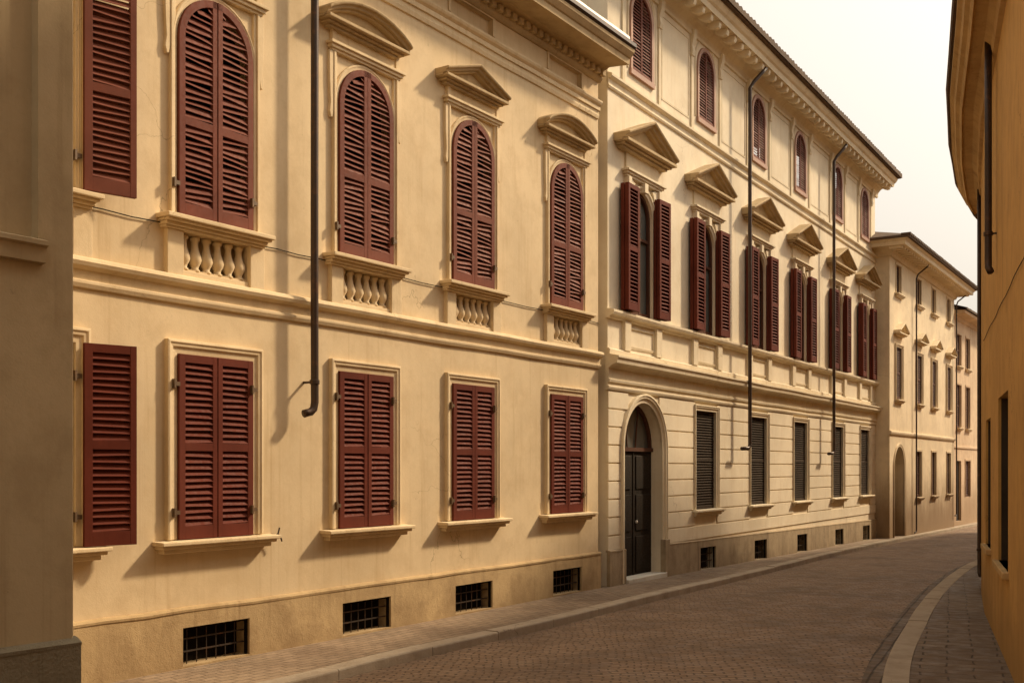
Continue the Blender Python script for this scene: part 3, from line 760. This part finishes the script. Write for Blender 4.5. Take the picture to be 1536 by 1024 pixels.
# ================================================================== HOUSE E, near left, in shade
DE = 4.435; OE = 8.79 - 8.685 * math.tan(R(33.38)) + DE * math.tan(R(33.38))
E = facade(33.38, DE, OE, 'near_house', 'shaded olive plaster wall of the nearest house at the left edge, with a sunk panel', 'house')
mb = MB(OE)   # x runs up to OE (the corner)
XP = OE - .185
mb.F(mb.V(OE - .014, 0, 1.15), mb.V(OE, -.014, 1.15), mb.V(OE, -.014, 9.6), mb.V(OE - .014, 0, 9.6))
mb.wall(OE - 9, OE - .014, 1.15, 9.6, [(OE - 2.2, XP, 2.98, 5.6, False, .05), (OE - 5.6, OE - 3.6, 2.98, 5.6, False, .05)])
for a, b in ((OE - 2.2, XP), (OE - 5.6, OE - 3.6)): mb.F(*[mb.V(x, -.05, z) for x, z in ((a, 2.98), (b, 2.98), (b, 5.6), (a, 5.6))])
for q in (OE, OE - 9): mb.F(mb.V(q, -.014, -.4), mb.V(q, -.014, 9.6), mb.V(q, -5.2, 9.6), mb.V(q, -5.2, -.4))
mb.F(mb.V(OE - 9, -5.2, -.4), mb.V(OE, -5.2, -.4), mb.V(OE, -5.2, 9.6), mb.V(OE - 9, -5.2, 9.6))
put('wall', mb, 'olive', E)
mb = MB(OE); mb.wall(OE - 9, OE + .012, -.4, 1.19, [], .03); mb.extrude([(-.02, 1.185), (.032, 1.18), (.034, 1.195), (.0, 1.215), (-.02, 1.22)], OE - 9, OE + .014, .4, .004)
mb.F(mb.V(OE + .012, .03, -.4), mb.V(OE + .012, .03, 1.19), mb.V(OE + .012, -5.2, 1.19), mb.V(OE + .012, -5.2, -.4))
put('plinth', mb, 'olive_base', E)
for a, b in ((OE - 2.3, XP + .02), (OE - 5.7, OE - 3.58)):
    mb = MB(OE); mb.extrude([(-.02, 2.90), (.03, 2.91), (.035, 2.975), (.05, 2.985), (.05, 3.005), (.02, 3.015), (-.06, 3.02), (-.06, 2.92)], a, b, .4, .002)
    put('sill', mb, 'olive', E)
mb = MB(OE); mb.extrude([(-5.4, 9.55), (.5, 9.55), (.55, 9.7), (-2.5, 10.8), (-5.4, 9.7)], OE - 9.2, OE + .3, 1, .004); put('roof', mb, 'rooftile', E)

# ================================================================== HOUSE F, right, curved ochre front
FN = [(2.2, -7), (2.3, 0), (2.9, 5), (4.05, 8.45), (4.81, 10.45), (5.53, 12.35), (6.49, 14.9), (7.57, 17.5), (8.66, 19.9), (9.95, 22.2), (11.85, 25.2), (13.9, 28.4), (16.7, 32.5), (20.5, 38), (24.7, 44)]
FS = [0.0]
for a, b in zip(FN, FN[1:]): FS.append(FS[-1] + math.hypot(b[0] - a[0], b[1] - a[1]))
FM = []
for k in range(len(FN)):
    nn = []
    for a, b in ((k - 1, k), (k, k + 1)):
        if a < 0 or b >= len(FN): continue
        dx, dy = FN[b][0] - FN[a][0], FN[b][1] - FN[a][1]; l = math.hypot(dx, dy); nn.append((-dy / l, dx / l))
    if len(nn) == 1: FM.append(nn[0])
    else:
        q = 1 + nn[0][0] * nn[1][0] + nn[0][1] * nn[1][1]; FM.append(((nn[0][0] + nn[1][0]) / q, (nn[0][1] + nn[1][1]) / q))
FO = (5.53, 12.35)
def fmap(x, p, z):
    k = 0
    while k < len(FS) - 2 and x > FS[k + 1]: k += 1
    t = (x - FS[k]) / (FS[k + 1] - FS[k])
    P = [tuple(FN[j][i] + p * FM[j][i] for i in (0, 1)) for j in (k, k + 1)]
    return (P[0][0] + (P[1][0] - P[0][0]) * t - FO[0], P[0][1] + (P[1][1] - P[0][1]) * t - FO[1], z)
def fs(Y):   # station at depth Y
    for k in range(len(FN) - 1):
        if FN[k][1] <= Y <= FN[k + 1][1]: return FS[k] + (FS[k + 1] - FS[k]) * (Y - FN[k][1]) / (FN[k + 1][1] - FN[k][1])
F = thing('curved_house', 'ochre house with a curved front and deep eaves on the right edge of the street', 'house', (FO[0], FO[1], 0))
EZ = 6.95
ops = [(fs(10.84), fs(12.25), .95, 2.77, False, .2), (fs(13.6), fs(14.6), .97, 2.62, False, .2), (fs(4.4), fs(5.0), .95, 2.77, False, .2)]
mb = MB(mp=fmap); mb.wall(0, FS[-1], -.8, EZ + .3, ops, cuts=FS)
wend = [mb.V(FS[-1], 0, -.8), mb.V(FS[-1], 0, EZ + .3), mb.V(FS[-1], -5, EZ + .3), mb.V(FS[-1], -5, -.8)]; mb.F(*wend)
mb.F(mb.V(0, 0, -.8), mb.V(0, 0, EZ), mb.V(0, -5, EZ), mb.V(0, -5, -.8))
put('wall', mb, 'ochre', F)
XS = [q for q in FS if q >= fs(0)]
XF = sorted(set(XS + [(a + b) / 2 for a, b in zip(XS, XS[1:])]))
mb = MB(mp=fmap)
mb.extrude([(-.02, EZ - .22), (.05, EZ - .2), (.07, EZ - .1), (.14, EZ - .03), (.27, EZ - .02), (.29, EZ - .05), (.32, EZ + .02), (.37, EZ + .05), (.39, EZ + .12), (.44, EZ + .16), (.44, EZ + .24), (-.02, EZ + .28)], 0, 0, xs=[x for x in XF if x <= fs(20.5)] + [fs(21)], jit=.008)
put('cornice', mb, 'ochre_trim', F)
mb = MB(mp=fmap)
mb.extrude([(.47, EZ + .245), (.49, EZ + .30), (-2.5, EZ + 1.1), (-5, EZ + .3), (-5, EZ + .2)], 0, 0, xs=XF, jit=.01); put('roof', mb, 'rooftile', F)
mb = MB(mp=fmap); xs = [0, fs(0), fs(5), fs(8.45), fs(9.4)]
mb.extrude([(-.0, EZ), (.0, 9.2), (.35, 9.3), (.35, 9.45), (-4, 10), (-4, EZ)], 0, 0, xs=xs, jit=0)
put('unseen_shade_storey', mb, 'ochre', F)  # added storey out of view, raised to shade the near left house
mb = MB(mp=fmap); rings = []
for y, h in ((18.4, 7.2), (19.9, 7.9), (20.7, 8.4), (21.5, 8.9), (22.2, 9.3), (23.5, 10.0), (25.2, 10.7), (28.4, 10.4), (32.5, 8.6), (37.9, 7.3), (43.9, 7.1)):
    rings.append([mb.V(fs(y), p, z) for p, z in ((-.45, EZ), (-.45, h), (-4, h + .3), (-4, EZ))])
mb.loft(rings); put('unseen_rear_shade_block', mb, 'ochre', F)  # unseen added block, its top line shaped to shade the opposite facades
for (ya, yb, z0, z1) in ((10.84, 12.25, .95, 2.77), (13.6, 14.6, .97, 2.62)):
    a, b = fs(ya), fs(yb)
    mb = MB(mp=fmap); mb.box(a, b, -.195, -.19, z0, z1); mb.box(b - .02, b - .002, -.19, -.03, z0 + .002, z1 - .002); mb.box(a, a + .07, -.19, -.14, z0, z1); mb.box(b - .07, b, -.19, -.14, z0, z1); mb.box((a + b) / 2 - .05, (a + b) / 2 + .05, -.19, -.13, z0, z1); mb.box(a, b, -.19, -.145, z1 - .08, z1); mb.box(a, b, -.19, -.145, (z0 + z1) / 2, (z0 + z1) / 2 + .06)
    w = put('window', mb, 'darkslat', F)
    mb = MB(mp=fmap); mb.box(a - .1, b + .1, -.19, .06, z0 - .07, z0); put('sill', mb, 'ochre_trim', w, bevel=.01)
def fpipe(Y, zt, zb, r, p):
    s = fs(Y); mb = MB(mp=fmap); mb.tube([(s, p, zt), (s, p, (zt + zb) / 2), (s, p, zb + .15), (s - .02, p, zb + .06), (s - .08, p - .02, zb)], r, 12)
    o = put('drainpipe', mb, 'pipe', F, smooth=True)
    for z in (zb + .45,):
        b = MB(mp=fmap); b.lathe(s, p, [(r + .002, z - .025), (r + .012, z - .02), (r + .012, z + .02), (r + .002, z + .025)], 12); b.box(s - .01, s + .01, -.01, p, z - .01, z + .01); put('bracket', b, 'pipe', o)
mb = MB(mp=fmap); mb.tube([(fs(2 + .5 * k), .012, 3.74 + .012 * math.sin(k * 1.7)) for k in range(27)], .004, 6); put('cable', mb, 'darkslat', F)
fpipe(12.5, EZ, 4.24, .04, .09)
fpipe(19.0, EZ, .1, .035, .06)

# ================================================================== street
CAMZ = 2.0; FPX = 1627.0
def gslope(X, Y):
    s = X * SN + Y * CS
    return -.012 * min(max(0, s - 15.6), 45)
def px(x, y, dz):
    h = CAMZ - dz
    for _ in range(6):
        Z = FPX * h / (y - 700); X = (x - 768) / FPX * Z; h = CAMZ - (gslope(X, Z) + dz)
    return (X, Z)
KB = -.10
Lk = [px(x, y, KB) for x, y in ((430, 1040), (600, 995), (844, 937), (1087, 876), (1270, 830), (1380, 806), (1465, 788))]
dA = Vector((SN, CS))
p0 = Vector(Lk[0]); nA = Vector((CS, -SN))
st = -8.715 * nA + (8.9 - 5.742) * dA
Lk = [tuple(st + 1.24 * nA)] + Lk
e = (Vector(Lk[-1]) - Vector(Lk[-2])).normalized(); Lk.append(tuple(Vector(Lk[-1]) + e * 12)); Lk.append(tuple(Vector(Lk[-1]) + e * 25))
Rk = [(2.0, -7), (2.15, 3), (2.75, 7.8)] + [px(x, y, KB) for x, y in ((1325, 1024), (1360, 945), (1400, 890), (1440, 858), (1467, 845))]
Rk += [(13.1, 28.4), (15.85, 32.5), (19.6, 38), (23.8, 44), (33.5, 58)]
def resample(pl, n):
    # Catmull-Rom then even spacing
    P = [Vector(p) for p in pl]; out = []
    for i in range(len(P) - 1):
        a, b, c, d = P[max(i - 1, 0)], P[i], P[i + 1], P[min(i + 2, len(P) - 1)]
        L = (c - b).length
        for k in range(12):
            t = k / 12; m1 = (c - a) * (L / max(1e-6, (b - a).length + L) if i else .5); m2 = (d - b) * (L / max(1e-6, (d - c).length + L) if i < len(P) - 2 else .5)
            out.append((2 * t ** 3 - 3 * t * t + 1) * b + (t ** 3 - 2 * t * t + t) * m1 + (-2 * t ** 3 + 3 * t * t) * c + (t ** 3 - t * t) * m2)
    out.append(P[-1]); ds = [0]
    for a, b in zip(out, out[1:]): ds.append(ds[-1] + (b - a).length)
    res = []; j = 0
    for k in range(n):
        s = ds[-1] * k / (n - 1)
        while j < len(ds) - 2 and ds[j + 1] < s: j += 1
        t = (s - ds[j]) / max(1e-9, ds[j + 1] - ds[j]); res.append(out[j].lerp(out[j + 1], t))
    return res
def offs(pl, d):   # offset to the right of travel
    r = []
    for k in range(len(pl)):
        t = (pl[min(k + 1, len(pl) - 1)] - pl[max(k - 1, 0)]).normalized(); r.append(pl[k] + Vector((t.y, -t.x)) * d)
    return r
def strip(name, a, b, dz, m, cols=2, crown=0.0):
    mb = MB(); n = len(a); g = []
    for k in range(n):
        row = []
        for j in range(cols):
            t = j / (cols - 1); q = a[k].lerp(b[k], t); z = gslope(q.x, q.y) + dz + crown * (1 - (2 * t - 1) ** 2)
            mb.v.append((q.x, q.y, z)); row.append(len(mb.v) - 1)
        g.append(row)
    for k in range(n - 1):
        for j in range(cols - 1): mb.F(g[k][j], g[k][j + 1], g[k + 1][j + 1], g[k + 1][j])
    return struct(put(name, mb, m, None))
def kerb(name, edge, side, width, m):
    """stones about a metre long with open joints; edge is the road side"""
    inn = offs(edge, side * width); mb = MB(); k = 0
    while k < len(edge) - 4:
        k2 = min(k + RND.choice((3, 4, 4, 5)), len(edge) - 1); g = .012; jz = RND.uniform(-.006, .006)
        rings = []
        for i in range(k, k2 + 1):
            a, b = edge[i].copy(), inn[i].copy()
            if i == k2: t = (edge[i] - edge[i - 1]).normalized() * g; a -= t; b -= t
            z = gslope(a.x, a.y) + jz + .006; c = (b - a).normalized()
            r = [(a + c * .004, -.3), (a, -.02), (a + c * .006, -.006), (a + c * .022, 0), (b, 0), (b, -.3)]
            base = len(mb.v)
            for q, dz in r: mb.v.append((q.x, q.y, z + dz))
            rings.append(list(range(base, base + len(r))))
        mb.loft(rings); k = k2
    return struct(put(name, mb, m, None))
NL, NR = 260, 240
LK, RK = resample(Lk, NL), resample(Rk, NR)
kerb('kerb', LK, -1, .2, 'kerb'); kerb('kerb', RK, 1, .24, 'kerb')
strip('pavement', offs(LK, -.19), offs(LK, -3.4), 0.0, 'walk', 4)
strip('pavement', offs(RK, .23), offs(RK, 3.2), 0.0, 'walk2', 4)
strip('gutter_strip', offs(RK, .03), offs(RK, -.2), KB + .012, 'gutter', 2)
# road: from the left kerb to the right kerb, one sheet
strip('road', resample(Lk[:1] + Lk, 2) if False else offs(LK, -.05), [RK[min(NR - 1, int(k * NR / NL))] + Vector((.05, 0)) for k in range(NL)], KB, 'road', 12, .03)
nE = nA
strip('forecourt', [Vector((-9, -14)), Vector((-7, -6)), Vector(Lk[0])], [Vector((3, -14)), Vector((3, -2)), Vector((3.6, 9.5))], KB - .006, 'road', 8)
# ground sheet to the horizon
mb = MB(); g = []
ax = [-400, -150, -60, -20, 0, 20, 40, 60, 150, 400]
for y in ax:
    for x in ax: mb.v.append((x, y, gslope(x, y) - .35))
for j in range(9):
    for i in range(9): mb.F(j * 10 + i, j * 10 + i + 1, (j + 1) * 10 + i + 1, (j + 1) * 10 + i)
struct(put('ground', mb, 'ground', None))

# ================================================================== light, sky, camera
to_sun = Vector((CS, -SN, 0)) + 2.0 * Vector((SN, CS, 0)) + Vector((0, 0, 1.75))
elev = math.atan2(to_sun.z, math.hypot(to_sun.x, to_sun.y)); azi = math.atan2(to_sun.x, to_sun.y)
su = bpy.data.lights.new('sun', 'SUN'); su.energy = 3.4; su.angle = R(4.0); su.color = (1.0, .79, .53)
so = bpy.data.objects.new('sun', su); COL.objects.link(so); so.rotation_euler = (-to_sun).to_track_quat('-Z', 'Y').to_euler(); so.location = to_sun * 20
wd = bpy.data.worlds.new('World'); scene.world = wd; wd.use_nodes = True
nt = wd.node_tree; bg = nt.nodes['Background']
sky = nt.nodes.new('ShaderNodeTexSky'); sky.sky_type = 'NISHITA'; sky.sun_disc = False
sky.sun_elevation = elev; sky.sun_rotation = azi; sky.air_density = 1.0; sky.dust_density = 6.0; sky.ozone_density = .6
bw = nt.nodes.new('ShaderNodeRGBToBW'); nt.links.new(sky.outputs[0], bw.inputs[0])
tc = node(nt, 'ShaderNodeTexCoord'); sp = node(nt, 'ShaderNodeSeparateXYZ'); nt.links.new(tc.outputs['Generated'], sp.inputs[0])
ov = mth(nt, 'ADD', mth(nt, 'MULTIPLY', mth(nt, 'MAXIMUM', sp.outputs['Z'], 0.0), 1.7), 0.9)   # veiled sky: brighter overhead than at the horizon
lum = mth(nt, 'MULTIPLY', mth(nt, 'MULTIPLY', mth(nt, 'POWER', bw.outputs[0], .45), ov), 1.5)
veil = mix(nt, 1.0, lum, (1.0, .905, .77), 'MULTIPLY')     # hazy, warm, almost colourless sky
nt.links.new(mix(nt, .9, sky.outputs[0], veil), bg.inputs['Color']); bg.inputs['Strength'].default_value = .15

cam = bpy.data.cameras.new('camera'); co = bpy.data.objects.new('camera', cam); COL.objects.link(co)
co.location = (0, 0, CAMZ); co.rotation_euler = (R(90), 0, 0)
cam.sensor_width = 36; cam.lens = 36 * FPX / 1536; cam.shift_y = 188 / 1536; cam.clip_end = 2000; cam.clip_start = .05
scene.camera = co
vs = scene.view_settings; vs.view_transform = 'Standard'; vs.look = 'None'; vs.exposure = .53; vs.gamma = 1.0
